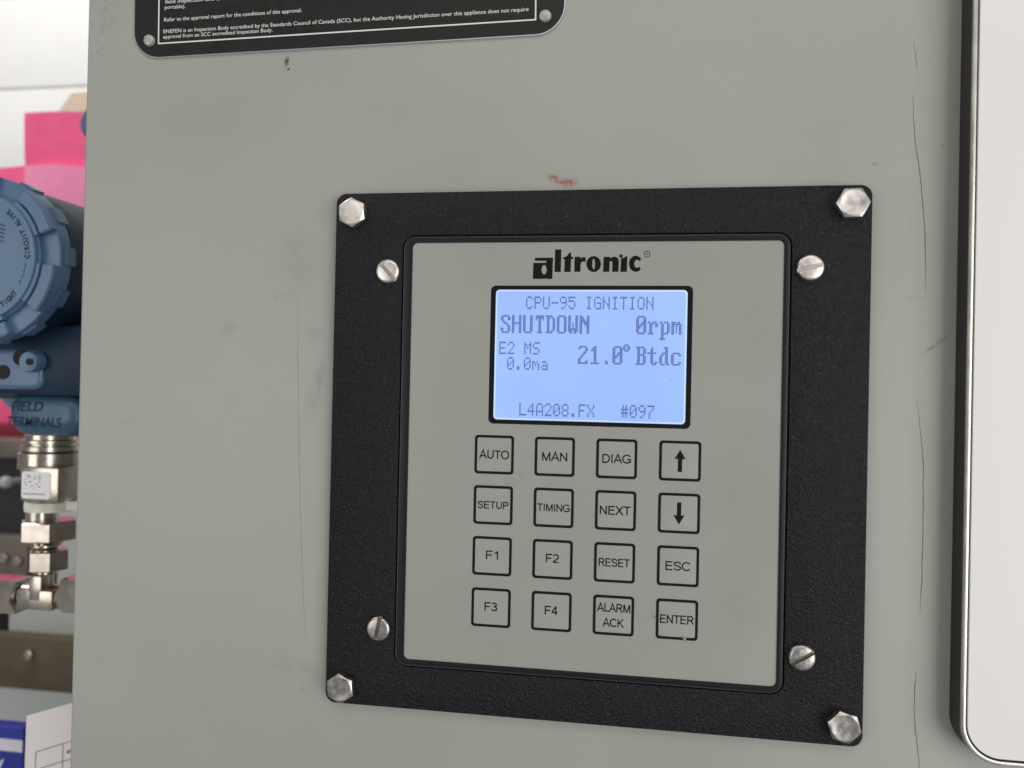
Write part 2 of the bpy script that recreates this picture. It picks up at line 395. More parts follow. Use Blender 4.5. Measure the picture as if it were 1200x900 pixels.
for (u, v) in ((174.3, 47.0), (638.8, 18.2)):
    p = at(u, v, CY - .002); p.y = CY - .0012
    if rv is None: rv = obj('rivet', bmr, m_rivet, tag, loc=p)
    else: put('rivet', rv.data, None, tag, loc=p)

# ------------------------------------------------------------------ black adapter plate with four hex bolts
ad = thing('adapter_plate', 'square black wrinkle finish mounting plate with a hex bolt in each corner', 'plate', (0, CY, ZC - .11))
BZ = (-.0789, .0793, ZC - .0912, ZC + .0908, .0048)     # controller bezel outline
bm = bmesh.new(); ring(bm, (-.11, .11, ZC - .11, ZC + .11, .0045), (BZ[0] - .0007, BZ[1] + .0007, BZ[2] - .0007, BZ[3] + .0007, .0055), 0.0, CY - .00002, .0006, .0004, 8)
blotches(m_black, (0.0085, 0.0085, 0.0105), [], (1300, 0.625, (0.075, 0.075, 0.085)))  # bright specks: glints of the wrinkle peaks, with dust, painted into the colour
obj('mounting_plate', bm, m_black, ad)
def bolt_bm():
    bm = bmesh.new(); af = .0111; R = af / math.sqrt(3); h = .0044; n = 48
    # hex head whose corners are turned away by a conical chamfer, a dished pad on top
    def hexr(a): 
        a = (a + PI / 6) % (PI / 3) - PI / 6; return (af / 2) / math.cos(a)
    def lp(fr, z): 
        return [bm.verts.new((fr(2 * PI * k / n) * math.cos(2 * PI * k / n), -z(2 * PI * k / n), fr(2 * PI * k / n) * math.sin(2 * PI * k / n))) for k in range(n)]
    ch = lambda a: h - (hexr(a) - af * .455) * 0.55
    ls = [lp(lambda a: af * .47, lambda a: 0.0), lp(lambda a: af * .47, lambda a: .0004), lp(lambda a: hexr(a) * .99, lambda a: .00045), lp(hexr, lambda a: .00055), lp(hexr, lambda a: ch(a) - .00008), lp(lambda a: hexr(a) * .992, ch),
          lp(lambda a: af * .455, lambda a: h), lp(lambda a: af * .40, lambda a: h - .00002), lp(lambda a: af * .36, lambda a: h - .00010), lp(lambda a: af * .2, lambda a: h - .00013)]
    for a, b in zip(ls, ls[1:]): bridge(bm, a, b)
    c = bm.verts.new((0, -(h - .00013), 0))
    for k in range(n): bm.faces.new((ls[-1][k], ls[-1][(k + 1) % n], c))
    return bm
b0 = None
for (u, v, deg, mm, lab) in ((411.2, 248.0, 3, m_steel, None), (1001.0, 237.0, 31, m_steel, 'bright hex bolt head with a flat top edge'),
                        (397.5, 807.5, 5, m_steel2, None), (990.5, 853.5, 16, m_steel2, 'hex bolt head with a dull grey pad')):
    p = at(u, v, -.0044); p.y = -.00001
    if b0 is None: b = b0 = obj('hex_bolt', bolt_bm(), m_steel, ad, loc=p, ang=25)
    else: b = put('hex_bolt', b0.data, None, ad, loc=p)
    b.material_slots[0].link = 'OBJECT'; b.material_slots[0].material = mm
    b.rotation_euler = (random.uniform(-.02, .02), -math.radians(deg), random.uniform(-.02, .02))
    if lab: b['label'] = lab

# ------------------------------------------------------------------ keypad controller
kc = thing('keypad_controller', 'ignition controller with grey keypad face, black bezel and lit blue display', 'controller', (0, CY, ZC - .09))
bm = bmesh.new(); ring(bm, BZ, (-.0752, .0770, ZC - .0886, ZC + .0882, .0022), -.0009, CY - .0005, .0007, .0003, 8)
obj('bezel', bm, m_bezel, kc)
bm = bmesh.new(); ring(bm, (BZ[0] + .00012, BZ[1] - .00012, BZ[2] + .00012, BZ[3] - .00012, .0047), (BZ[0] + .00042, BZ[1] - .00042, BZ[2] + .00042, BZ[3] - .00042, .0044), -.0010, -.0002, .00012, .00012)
obj('bezel_highlight', bm, m_edgehi, kc)  # thin ring added as the bezel's painted edge highlight
OY = -.0003
bm = bmesh.new(); slab(bm, -.0752, .0770, ZC - .0886, ZC + .0882, .0022, OY, CY - .0006, 0)
blotches(m_over, OVER, [(x, zz + .09, rx, rz, a, 300, .42, st, c) for (x, zz, rx, rz, a, st, c) in (
    (-.03, .0335 - .045, .010, .004, .5, .3, (.16, .16, .14)), (.0, -.02, .012, .008, 0, .2, (.36, .36, .33)), (.026, -.064, .006, .003, 0, .3, (.12, .12, .1)),
    (.064, -.06, .010, .020, 0, .22, (.20, .20, .175)), (-.06, .02, .012, .03, 0, .15, (.33, .34, .30)), (.066, .05, .008, .02, 0, .15, (.2, .2, .18)), (.055, .078, .02, .006, 0, .15, (.2, .2, .17)))],
    (800, .745, (.15, .15, .13)))
obj('overlay', bm, m_over, kc, smooth=False)

# slotted screws
def screw_bm():
    """pan head cut through by a driver slot along local x"""
    R, h, sw, sd = .0052, .0030, .00085, .0019; n = 44
    prof = [(R, 0), (R, h * .55), (R * .97, h * .72), (R * .88, h * .88), (R * .7, h * .96), (R * .4, h * .995)]
    bm = bmesh.new()
    def Z(r):
        for (r0, z0), (r1, z1) in zip(prof[1:], prof[2:]):
            if r <= r0 and r >= r1: return z0 + (z1 - z0) * (r0 - r) / (r0 - r1)
        return h if r < R * .4 else h * .55
    for s in (1, -1):
        a0 = math.asin(sw / R)
        outer = [(R * math.cos(a0 + (PI - 2 * a0) * k / n), s * R * math.sin(a0 + (PI - 2 * a0) * k / n)) for k in range(n + 1)]
        rows = []
        for f in (1.0, .975, .94, .88, .78, .62, .4, .15):
            row = []
            for x, zz in outer:
                px, pz = x * f, s * max(sw, abs(zz) * f) if f < 1 else zz
                row.append((px, pz))
            rows.append(row)
        top = [[bm.verts.new((x, -Z(math.hypot(x, q)), q)) for x, q in row] for row in rows]
        low = [bm.verts.new((x, 0, q)) for x, q in outer]
        for a, b in zip([low] + top, top):
            for k in range(n):
                try: bm.faces.new((a[k], a[k + 1], b[k + 1], b[k]))
                except ValueError: pass
        # slot wall: along q = s*sw
        edge = [t[0] for t in top] + [t[-1] for t in top[::-1]]
        bot = [bm.verts.new((v.co.x, -(h - sd), s * sw)) for v in edge]
        for k in range(len(edge) - 1): bm.faces.new((edge[k], edge[k + 1], bot[k + 1], bot[k])).material_index = 1
    xx = math.sqrt(R * R - sw * sw)
    f = [bm.verts.new(c) for c in ((-xx, -(h - sd), -sw), (xx, -(h - sd), -sw), (xx, -(h - sd), sw), (-xx, -(h - sd), sw))]
    bm.faces.new(f).material_index = 1
    for s in (1, -1):
        bm.faces.new([bm.verts.new(c) for c in ((s * xx, 0, -sw), (s * xx, 0, sw), (s * xx, -(h - sd), sw), (s * xx, -(h - sd), -sw))])
    bmesh.ops.remove_doubles(bm, verts=bm.verts, dist=1e-6)
    return bm
s0 = None
for (u, v, deg) in ((453.4, 317.2, -48), (951.0, 313.0, 14), (442.3, 738.0, 81), (940.8, 771.8, 31)):
    p = at(u, v, -.003); p.y = -.00001
    if s0 is None: s = s0 = obj('slotted_screw', screw_bm(), m_steel, kc, loc=p, ang=40); s.data.materials.append(m_recess)
    else: s = put('slotted_screw', s0.data, None, kc, loc=p)
    s.material_slots[0].link = 'OBJECT'; s.material_slots[0].material = m_steel if v < 500 else m_steel2
    s.material_slots[1].link = 'OBJECT'; s.material_slots[1].material = m_slotlit if v < 500 else m_recess
    s.rotation_euler = (0, -math.radians(deg), 0)

# display
sx0, sx1, sz0, sz1 = -.0388, .0398, ZC + .0141, ZC + .0684
bm = bmesh.new(); ring(bm, (sx0 - .0021, sx1 + .0021, sz0 - .0018, sz1 + .0017, .0021), (sx0, sx1, sz0, sz1, .0016), OY - .00012, OY - .00002)
obj('display_frame', bm, m_ink, kc, smooth=False)
bm = bmesh.new(); slab(bm, sx0, sx1, sz0, sz1, .0016, OY - .00004, OY - .00001)
scr = obj('display_screen', bm, m_lcd, kc, smooth=False)
bm = bmesh.new(); ring(bm, (sx0, sx1, sz0, sz1, .0016), (sx0 + .0007, sx1 - .0007, sz0 + .0007, sz1 - .0007, .0012), OY - .00007, OY - .00005)
obj('screen_glow_edge', bm, m_lcdedge, scr, smooth=False)
F5 = {'C': '01110 10001 10000 10000 10000 10001 01110', 'P': '11110 10001 10001 11110 10000 10000 10000', 'U': '10001 10001 10001 10001 10001 10001 01110',
      '-': '00000 00000 00000 11111 00000 00000 00000', '9': '01110 10001 10001 01111 00001 00010 01100', '5': '11111 10000 11110 00001 00001 10001 01110',
      'I': '01110 00100 00100 00100 00100 00100 01110', 'G': '01110 10001 10000 10111 10001 10001 01111', 'N': '10001 10001 11001 10101 10011 10001 10001',
      'T': '11111 00100 00100 00100 00100 00100 00100', 'O': '01110 10001 10001 10001 10001 10001 01110', 'E': '11111 10000 10000 11110 10000 10000 11111',
      '2': '01110 10001 00001 00010 00100 01000 11111', 'M': '10001 11011 10101 10101 10001 10001 10001', 'S': '01111 10000 10000 01110 00001 00001 11110',
      '0': '01110 10001 10011 10101 11001 10001 01110', '.': '00000 00000 00000 00000 00000 01100 01100', 'm': '00000 00000 11010 10101 10101 10001 10001',
      'a': '00000 00000 01110 00001 01111 10001 01111', 'L': '10000 10000 10000 10000 10000 10000 11111', '4': '00010 00110 01010 10010 11111 00010 00010',
      'A': '01110 10001 10001 10001 11111 10001 10001', '8': '01110 10001 10001 01110 10001 10001 01110', 'F': '11111 10000 10000 11110 10000 10000 10000',
      'X': '10001 10001 01010 00100 01010 10001 10001', '#': '01010 01010 11111 01010 11111 01010 01010', '7': '11111 00001 00010 00100 01000 01000 01000', ' ': '0 0 0 0 0 0 0'}
F8 = {'S': '7C C6 C6 60 38 0C 06 C6 C6 7C', 'H': 'C6 C6 C6 C6 FE C6 C6 C6 C6 C6', 'U': 'C6 C6 C6 C6 C6 C6 C6 C6 C6 7C', 'T': '7E 7E 5A 18 18 18 18 18 18 3C',
      'D': 'F8 6C 66 66 66 66 66 66 6C F8', 'O': '7C C6 C6 C6 C6 C6 C6 C6 C6 7C', 'W': 'C6 C6 C6 C6 D6 D6 D6 FE EE 6C', 'N': 'C6 E6 F6 FE DE CE C6 C6 C6 C6',
      '0': '7C C6 C6 CE DE F6 E6 C6 C6 7C', 'r': '0 0 0 DC 76 66 60 60 60 F0', 'p': '0 0 0 DC 66 66 66 66 66 7C 60 60 F0', 'm': '0 0 0 EC FE D6 D6 D6 D6 C6',
      '2': '7C C6 06 0C 18 30 60 C0 C6 FE', '1': '18 38 78 18 18 18 18 18 18 7E', '.': '0 0 0 0 0 0 0 0 18 18', 'o': '38 6C 6C 38 0 0 0 0 0 0',
      'B': 'FC 66 66 66 7C 66 66 66 66 FC', 't': '10 30 30 FC 30 30 30 30 36 1C', 'd': '1C 0C 0C 3C 6C CC CC CC CC 76', 'c': '0 0 0 7C C6 C0 C0 C0 C6 7C'}
def lcd(s, u, v, big=False, px=.000588, pz=.000757):
    """dot-matrix line; (u, v) = photo position of its top left corner"""
    p = at(u, v, OY); bm = bmesh.new(); y = OY - .00008
    for i, ch in enumerate(s):
        if big: rows = [format(int(h, 16), '08b') for h in F8[ch].split()] if ch != ' ' else []
        else: rows = F5[ch].split()
        for r, row in enumerate(rows):
            for c, bit in enumerate(row):
                if bit == '1':
                    x = p.x + (i * (8 if big else 6) + c) * px; zz = p.z - r * pz
                    q = [(x, zz), (x + px * .9, zz), (x + px * .9, zz - pz * .9), (x, zz - pz * .9)]
                    bm.faces.new([bm.verts.new((a, y, b)) for a, b in q])
    obj('display_text', bm, m_pix, scr, smooth=False)
Zm = lambda x, y: (560 + x / 3.9148, 280 + y / 3.9148)
lcd('CPU-95 IGNITION', *Zm(222, 264))
lcd('SHUTDOWN', *Zm(106, 349), True)
lcd('0rpm', *Zm(727, 353), True)
lcd('E2 MS', *Zm(99, 471))
lcd('0.0ma', *Zm(135, 542))
lcd('21.0', *Zm(460, 490), True)
lcd('o', *Zm(659, 484), True)
lcd('Btdc', *Zm(725, 494), True)
lcd('L4A208.FX', *Zm(191, 752))
lcd('#097', *Zm(657, 761))

# maker's logo, drawn from its outlines
LY = OY - .00006
def lz(x, y):
    p = at(600 + x / 6.6667, 280 + y / 6.6667, LY); return (p.x, p.z)
def ell(cx, cy, rx, ry, n=28, a0=0, a1=360):
    full = abs(a1 - a0) == 360; k = n if full else n + 1
    return [(cx + rx * math.cos(math.radians(a0 + (a1 - a0) * i / n)), cy + ry * math.sin(math.radians(a0 + (a1 - a0) * i / n))) for i in range(k)]
letters = [
    [[(180, 147), (321, 146), (315, 312), (268, 312), (263, 304), (257, 312), (163, 312), (167, 187), (268, 186), (269, 171), (178, 170)], ell(251, 241, 20, 37)],
    [[(337, 82), (386, 82), (381, 258), (332, 258)]],
    [[(462, 107), (462, 139), (479, 142), (477, 157), (461, 157), (458, 258), (408, 258), (412, 158), (396, 156), (399, 145), (418, 139), (436, 126), (447, 108)]],
    [[(490, 140), (535, 139), (535, 152), (548, 144), (562, 141), (576, 143), (574, 180), (556, 176), (542, 182), (536, 196), (534, 257), (486, 257)]],
    [ell(638, 196, 57, 62, 36), ell(638, 196, 10.5, 42, 24)],
    [[(716, 140), (764, 139), (765, 150), (784, 141), (804, 138), (822, 144), (833, 160), (835, 184), (831, 257), (782, 257), (785, 186), (779, 174), (768, 172), (763, 184), (760, 257), (711, 257)]],
    [[(852, 150), (866, 150), (880, 142), (890, 136), (902, 133), (897, 257), (847, 257)], ],
    [ell(852, 134, 14, 14, 20)],
    [ell(967, 194, 53, 63, 34, -36, -318) + ell(978, 194, 23, 31, 24, -318 + 4, -36 - 4)],
    [ell(1055, 119, 25, 26, 30), ell(1055, 119, 19.5, 20.5, 30)],
]
bm = bmesh.new()
for polys in letters:
    me = outline_mesh([[lz(x, y) for x, y in p] for p in polys])
    for v in me.vertices: v.co = Vector((v.co.x, LY, v.co.y))
    bm.from_mesh(me); bpy.data.meshes.remove(me)
a = lz(1049, 128); b = lz(1062, 128)
me = text('R', a[0], b[0], a[1], .0009, LY); bm.from_mesh(me); bpy.data.meshes.remove(me)
obj('maker_logo', bm, m_ink, kc, smooth=False)


def arc(cx, cy, rx, ry, a0, a1, n=12): return [(cx + rx * math.cos(math.radians(a0 + (a1 - a0) * i / n)), cy + ry * math.sin(math.radians(a0 + (a1 - a0) * i / n))) for i in range(n + 1)]
SW = .125; HS = SW / 2; TP = 1 - HS; BT = HS
GL = {  # grotesque capitals as centre lines, capital height 1: (advance, strokes)
 'A': (.70, [[(.03, 0), (.35, 1), (.67, 0)], [(.14, .34), (.56, .34)]]),
 'U': (.72, [[(.12, 1), (.12, .36)] + arc(.36, .36, .24, .36 - HS, 180, 360) + [(.60, 1)]]),
 'T': (.63, [[(.0, TP), (.63, TP)], [(.315, TP), (.315, 0)]]),
 'O': (.80, [arc(.40, .5, .34, .5 - HS, 90, 450, 32)]),
 'M': (.84, [[(.12, 0), (.12, 1)], [(.12, .97), (.42, .06), (.72, .97)], [(.72, 1), (.72, 0)]]),
 'N': (.74, [[(.12, 0), (.12, 1)], [(.12, .95), (.62, .05)], [(.62, 0), (.62, 1)]]),
 'D': (.74, [[(.12, 0), (.12, 1)], [(.12, BT), (.34, BT)] + arc(.34, .5, .32, .5 - HS, -90, 90, 16) + [(.12, TP)]]),
 'I': (.28, [[(.14, 0), (.14, 1)]]),
 'G': (.80, [arc(.41, .5, .35, .5 - HS, 38, 270, 22) + arc(.41, .5, .30, .5 - HS, 270, 318, 6) + [(.69, .17), (.69, .46), (.42, .46)]]),
 'C': (.74, [arc(.40, .5, .34, .5 - HS, 40, 320, 26)]),
 'S': (.68, [[(.59, .70)] + arc(.34, .735, .24, .265 - HS, 5, 190, 12) + [(.16, .60), (.34, .52), (.54, .43)] + arc(.35, .285, .255, .285 - HS, 40, -170, 14)]),
 'E': (.67, [[(.12, 0), (.12, 1)], [(.12, TP), (.63, TP)], [(.12, .53), (.59, .53)], [(.12, BT), (.64, BT)]]),
 'F': (.62, [[(.12, 0), (.12, 1)], [(.12, TP), (.60, TP)], [(.12, .50), (.53, .50)]]),
 'P': (.67, [[(.12, 0), (.12, 1)], [(.12, TP), (.38, TP)] + arc(.38, .71, .22, .29 - HS, 90, -90, 12) + [(.12, .42 + HS)]]),
 'R': (.73, [[(.12, 0), (.12, 1)], [(.12, TP), (.40, TP)] + arc(.40, .72, .22, .28 - HS, 90, -90, 12) + [(.12, .44 + HS)], [(.36, .47), (.48, .40), (.66, 0)]]),
 'X': (.68, [[(.04, 0), (.62, 1)], [(.06, 1), (.64, 0)]]),
 'L': (.57, [[(.12, 1), (.12, 0)], [(.12, BT), (.55, BT)]]),
 'K': (.69, [[(.12, 0), (.12, 1)], [(.63, 1), (.12, .38)], [(.28, .58), (.66, 0)]]),
 '1': (.55, [[(.34, 0), (.34, 1)], [(.34, .90), (.25, .79), (.12, .72)]]),
 '2': (.56, [arc(.28, .71, .21, .29 - HS, 165, -20, 12) + [(.40, .44), (.10, .14), (.08, BT)], [(.04, BT), (.52, BT)]]),
 '3': (.56, [arc(.27, .74, .19, .26 - HS, 160, -70, 12) + [(.22, .54)], [(.22, .54)] + arc(.27, .29, .22, .29 - HS, 75, -165, 14)]),
 '4': (.56, [[(.40, 0), (.40, 1)], [(.39, .95), (.06, .30)], [(.03, .29), (.54, .29)]]),
}
def stroke_text(s, x0, x1, zb, cap, y):
    bm = bmesh.new(); w = sum(GL[c][0] for c in s); pen = 0
    lo = min(p[0] for st in GL[s[0]][1] for p in st); hi = w - GL[s[-1]][0] + max(p[0] for st in GL[s[-1]][1] for p in st)
    k = (x1 - x0) / (hi - lo)
    h = .152 * cap / 2
    for c in s:
        for st in GL[c][1]:
            P2 = [Vector((x0 + (pen + p[0] - lo) * k, zb + p[1] * cap)) for p in st]; prev = None
            for i, p in enumerate(P2):
                d0 = (p - P2[i - 1]).normalized() if i else (P2[1] - p).normalized()
                d1 = (P2[i + 1] - p).normalized() if i < len(P2) - 1 else d0
                n0 = Vector((-d0.y, d0.x)); n1 = Vector((-d1.y, d1.x)); nn = (n0 + n1)
                nn = nn.normalized() if nn.length > 1e-6 else n0
                ln = h / max(.45, nn.dot(n0))
                v = [bm.verts.new((p.x + q * nn.x * ln, y, p.y + q * nn.y * ln)) for q in (1, -1)]
                if prev: bm.faces.new((prev[0], prev[1], v[1], v[0]))
                prev = v
        pen += GL[c][0]
    return bm

# sixteen keys
KX = (-.0381, -.0127, .0127, .0381); KZ = (-.0007, -.0218, -.0431, -.0646)
LEG = (('AUTO', 'MAN', 'DIAG', 'up'), ('SETUP', 'TIMING', 'NEXT', 'down'), ('F1', 'F2', 'RESET', 'ESC'), ('F3', 'F4', 'ALARM', 'ENTER'))
WID = dict(AUTO=.0123, MAN=.0099, DIAG=.0111, SETUP=.0127, TIMING=.0133, NEXT=.0123, F1=.0046, F2=.0050, RESET=.0124, ESC=.0094, F3=.0049, F4=.0050, ALARM=.0130, ENTER=.0129)
CAP = dict(SETUP=.0031, TIMING=.0031, RESET=.0033, ALARM=.0034, ENTER=.0034)
face_me = None
for r in range(4):
    for c in range(4):
        x, zz = KX[c], ZC + KZ[r]; kw, kh = .0083, .0081; s = LEG[r][c]
        loc = Vector((x, OY, zz))
        if face_me is None:
            bm = bmesh.new(); slab(bm, -.0074, .0074, -.0072, .0072, .0008, -.00013, -.00001, .0001, 5)
            k = obj('key', bm, m_key, kc, loc=loc); face_me = k.data
            bm = bmesh.new(); ring(bm, (-kw, kw, -kh, kh, .0014), (-.0072, .0072, -.0070, .0070, .0007), -.00022, -.00005, .0001, .0001, 5)
            kb = obj('key_border', bm, m_ink, k, loc=loc); bord_me = kb.data
        else:
            k = put('key', face_me, None, kc, loc=loc); put('key_border', bord_me, None, k, loc=loc)
        k['label'] = 'square key with an %s arrow' % s if s in ('up', 'down') else 'square key marked %s' % (s if s != 'ALARM' else 'ALARM ACK')
        y = OY - .00016
        if s in ('up', 'down'):
            q = 1 if s == 'up' else -1
            pts = [(-.00085, -.0044), (.00085, -.0044), (.00085, .0008), (.0022, .0008), (0, .0045), (-.0022, .0008), (-.00085, .0008)]
            bm = bmesh.new(); bm.faces.new([bm.verts.new((x + a, y, zz + b * q)) for a, b in pts]); obj('legend', bm, m_ink, k, smooth=False)
        else:
            cap = CAP.get(s, .0036); wd = WID[s]; dz = .0024 if s == 'ALARM' else -cap / 2 + (.0004 if s[0] == 'F' else 0)
            if s == 'ALARM': dz = .0014
            dx = -.0002 if s == 'TIMING' else 0
            bm = stroke_text(s, x - wd / 2 + dx, x + wd / 2 + dx, zz + dz, cap, y)
            if s == 'ALARM':
                t = stroke_text('ACK', x - .0041, x + .0041, zz - .0047, .0034, y)
                me = bpy.data.meshes.new('tmp'); t.to_mesh(me); t.free(); bm.from_mesh(me); bpy.data.meshes.remove(me)
            obj('legend', bm, m_ink, k, smooth=False)
# crumb of dirt stuck on the ENTER key, dust specks
p = at(802, 748, OY); bm = bmesh.new(); bmesh.ops.create_icosphere(bm, subdivisions=2, radius=.0007)
for v in bm.verts: v.co *= random.uniform(.75, 1.2)
bm.transform(Matrix.Translation((p.x, OY - .0005, p.z)) @ Matrix.Diagonal((1.2, .7, .9, 1)))
solo(obj('crumb', bm, m_crumb), 'tiny tan crumb stuck to the lower border of the ENTER key', 'crumb')
bm = bmesh.new()
for (u, v, rr) in ((786, 445, .22), (653, 403, .16), (653, 394, .2), (728, 399, .14), (767, 723, .3), (765, 722, .2), (664, 582, .15), (640, 624, .14)):
    p = at(u, v, OY); bmesh.ops.create_icosphere(bm, subdivisions=1, radius=rr / 1000, matrix=Matrix.Translation((p.x, OY - .00012, p.z)) @ Matrix.Diagonal((1, .3, 1, 1)))
so = solo(obj('dust_specks', bm, m_speck), 'tiny dark dust specks on the display and keypad', 'dust', 'stuff')

# ------------------------------------------------------------------ white touch panel to the right
tp = thing('touch_panel', 'large white glossy panel in a dark raised frame at the right edge', 'panel', (.28, CY, ZC - .11))
px0, px1, pz0, pz1 = .1430, .415, ZC - .1098, ZC + .262
bm = bmesh.new(); ring(bm, (px0, px1, pz0, pz1, .0145), (px0 + .0006, px1 - .0006, pz0 + .0006, pz1 - .0006, .0139), -.0052, CY - .00001, 0, 0, 12)
obj('housing', bm, m_house, tp)
bm = bmesh.new(); ring(bm, (px0, px1, pz0, pz1, .0145), (px0 + .0017, px1 - .0017, pz0 + .0017, pz1 - .0017, .0128), -.0062, -.0052, .0006, .0003, 12)
obj('rim', bm, m_rim, tp)
bm = bmesh.new(); slab(bm, px0 + .0010, px1 - .0010, pz0 + .0010, pz1 - .0010, .0128, -.0048, -.0040, 0, 12)
obj('gasket', bm, m_ink, tp)
bm = bmesh.new(); slab(bm, px0 + .0024, px1 - .0024, pz0 + .0024, pz1 - .0024, .0120, -.0060, -.0048, .0003, 12)
obj('white_face', bm, m_white, tp)

# ------------------------------------------------------------------ pressure transmitter at the left
Y0 = .060
P = at(-26.5, 301, Y0)
K = 1 / 2130.0                                       # metres per photo pixel at the cover's distance
tr = thing('pressure_transmitter', 'blue pressure transmitter with round screw cover on a stainless sensor neck', 'transmitter', (P.x + .03, .12, at(57, 640, .13).z))
bm = bmesh.new()
lathe(bm, [(0, 0), (.0352, 0), (.0355, -.0006), (.0355, -.0030), (.0362, -.0034), (.0362, -.0060), (.0455, -.0066), (.046, -.0075), (.046, -.015), (.044, -.016)], toward(P) , 72)
cover = obj('screw_cover', bm, m_blue, tr)
# six castellations with a groove, raised towards the rim
def arc_block(bm, r0, r1, a0, a1, y0, y1, n=10):
    vs = []
    for k in range(n + 1):
        a = math.radians(a0 + (a1 - a0) * k / n); cs, sn = math.cos(a), math.sin(a)
        vs.append([bm.verts.new((P.x + r * cs, y, P.z + r * sn)) for r, y in ((r0, y0), (r1, y0), (r1, y1), (r0, y1))])
    for p, q in zip(vs, vs[1:]):
        for j in range(4): bm.faces.new((p[j], p[(j + 1) % 4], q[(j + 1) % 4], q[j]))
    bm.faces.new(vs[0]); bm.faces.new(vs[-1][::-1])
for k in range(6):
    a = 37 + k * 60 - 17.5
    bm = bmesh.new()
    arc_block(bm, .0386, .0460, a, a + 35, Y0 + .0016, Y0 + .0075)
    bmesh.ops.bevel(bm, geom=bm.edges[:], offset=.0006, segments=2, affect='EDGES')
    arc_block(bm, .0352, .0376, a, a + 35, Y0 + .0012, Y0 + .006)
    obj('cover_lug', bm, m_blue, cover)
for k in range(12):
    a = k * 30 - 4
    bm = bmesh.new(); arc_block(bm, .0445, .0472, a, a + 13, Y0 + .0095, Y0 + .0175, 5); bmesh.ops.bevel(bm, geom=bm.edges[:], offset=.0004, segments=2, affect='EDGES')
    obj('cover_grip', bm, m_blue, cover)
def arc_text(s, r, a0, step, h):
    """lettering round the cover, read anticlockwise, tops inward"""
    bm = bmesh.new()
    for i, ch in enumerate(s):
        if ch == ' ': continue
        a = math.radians(a0 + i * step); me = text_mesh(ch, .06, .012)
        cx = (min(v.co.x for v in me.vertices) + max(v.co.x for v in me.vertices)) / 2
        ux, uz = -math.sin(a), math.cos(a); ix, iz = -math.cos(a), -math.sin(a)
        for v in me.vertices:
            X, Yy = (v.co.x - cx) * h * 1.15, (v.co.y - .35) * h * 1.4
            v.co = Vector((P.x + r * math.cos(a) + ux * X + ix * Yy, Y0 - .0003 + .0003 * (0 if v.co.z > 0 else 1), P.z + r * math.sin(a) + uz * X + iz * Yy))
        bm.from_mesh(me); bpy.data.meshes.remove(me)
    obj('cover_lettering', bm, m_bluedk, cover, smooth=False)
arc_text('CIRCUIT ALIVE', .0308, 0, 4.4, .0030)
arc_text('TIGHT', .0308, -58, 4.4, .0030)
bm = bmesh.new()
for a in (-9, -15, -21, -27): arc_block(bm, .0300, .0303, a - 2.2, a + 2.2, Y0 - .0002, Y0 + .0005, 3)
for k in range(5): box(bm, at(1 - .6 * k, 263 + 4.5 * k, Y0 - .0001), (.006, .0004, .0005), Matrix.Rotation(.35, 4, 'Y'))
obj('cover_marks', bm, m_bluedk, cover, smooth=False)
# housing drum behind the cover
bm = bmesh.new()
lathe(bm, [(.030, 0), (.0435, -.0005), (.0445, -.002), (.0445, -.055), (.0425, -.06), (.0425, -.095), (.046, -.098), (.046, -.125), (.03, -.128), (0, -.128)], toward(P + Vector((.0, .016, .0))), 64)
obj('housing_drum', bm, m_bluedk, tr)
# conduit side and lower flange
q = at(38, 434, .085)
bm = bmesh.new(); box(bm, q + Vector((.004, .024, .006)), (.120, .048, .046), bev=.014)
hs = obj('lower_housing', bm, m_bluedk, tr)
a0 = at(-45, 455, .0835); a1 = at(50, 409, .0835)
bm = bmesh.new(); slab(bm, a0.x, a1.x, a0.z, a1.z, .007, .0835, .10, .003, 6); obj('front_flange', bm, m_blue, hs)
bm = bmesh.new(); lathe(bm, [(0, 0), (.0019, 0), (.0019, .0018), (.0055, .0022), (.006, .001), (.006, -.012)], toward(at(36, 424, .080)), 28)
obj('screw_boss', bm, m_blue, hs)
for u, v, r in ((4, 436, .0042), (24, 419, .0046), (35, 424, .0017)):
    bm = bmesh.new(); lathe(bm, [(0, .0004), (r, .0004), (r, -.002)], toward(at(u, v, .0775 if r < .002 else .0834)), 24); obj('screw_hole', bm, m_hole, hs)
# terminal boss with raised words
q = at(53, 487, .105)
bm = bmesh.new()
tx = .0265
slab(bm, at(4, 487, .092).x, q.x + .034, at(53, 512, .092).z, at(53, 459, .092).z, .0125, .092, .140, .009, 8)
tb = obj('terminal_boss', bm, m_teal, tr)
for s, (u0, v0), (u1, v1) in (('FIELD', (13, 481), (49, 480)), ('TERMINALS', (7, 499), (70, 499))):
    a = at(u0, v0, .0917); b = at(u1, v1, .0917)
    me = text(s, a.x, b.x, a.z, .0056, .0917, .012)
    for v in me.vertices: v.co.x += (v.co.z - a.z) * .18
    put('raised_lettering', me, m_bluedk, tb)
bm = bmesh.new(); lathe(bm, [(.024, .012), (.0285, .004), (.0285, -.004), (.022, -.012)], up(at(58, 456, .13)), 40)
obj('neck_collar', bm, m_blue, tr)

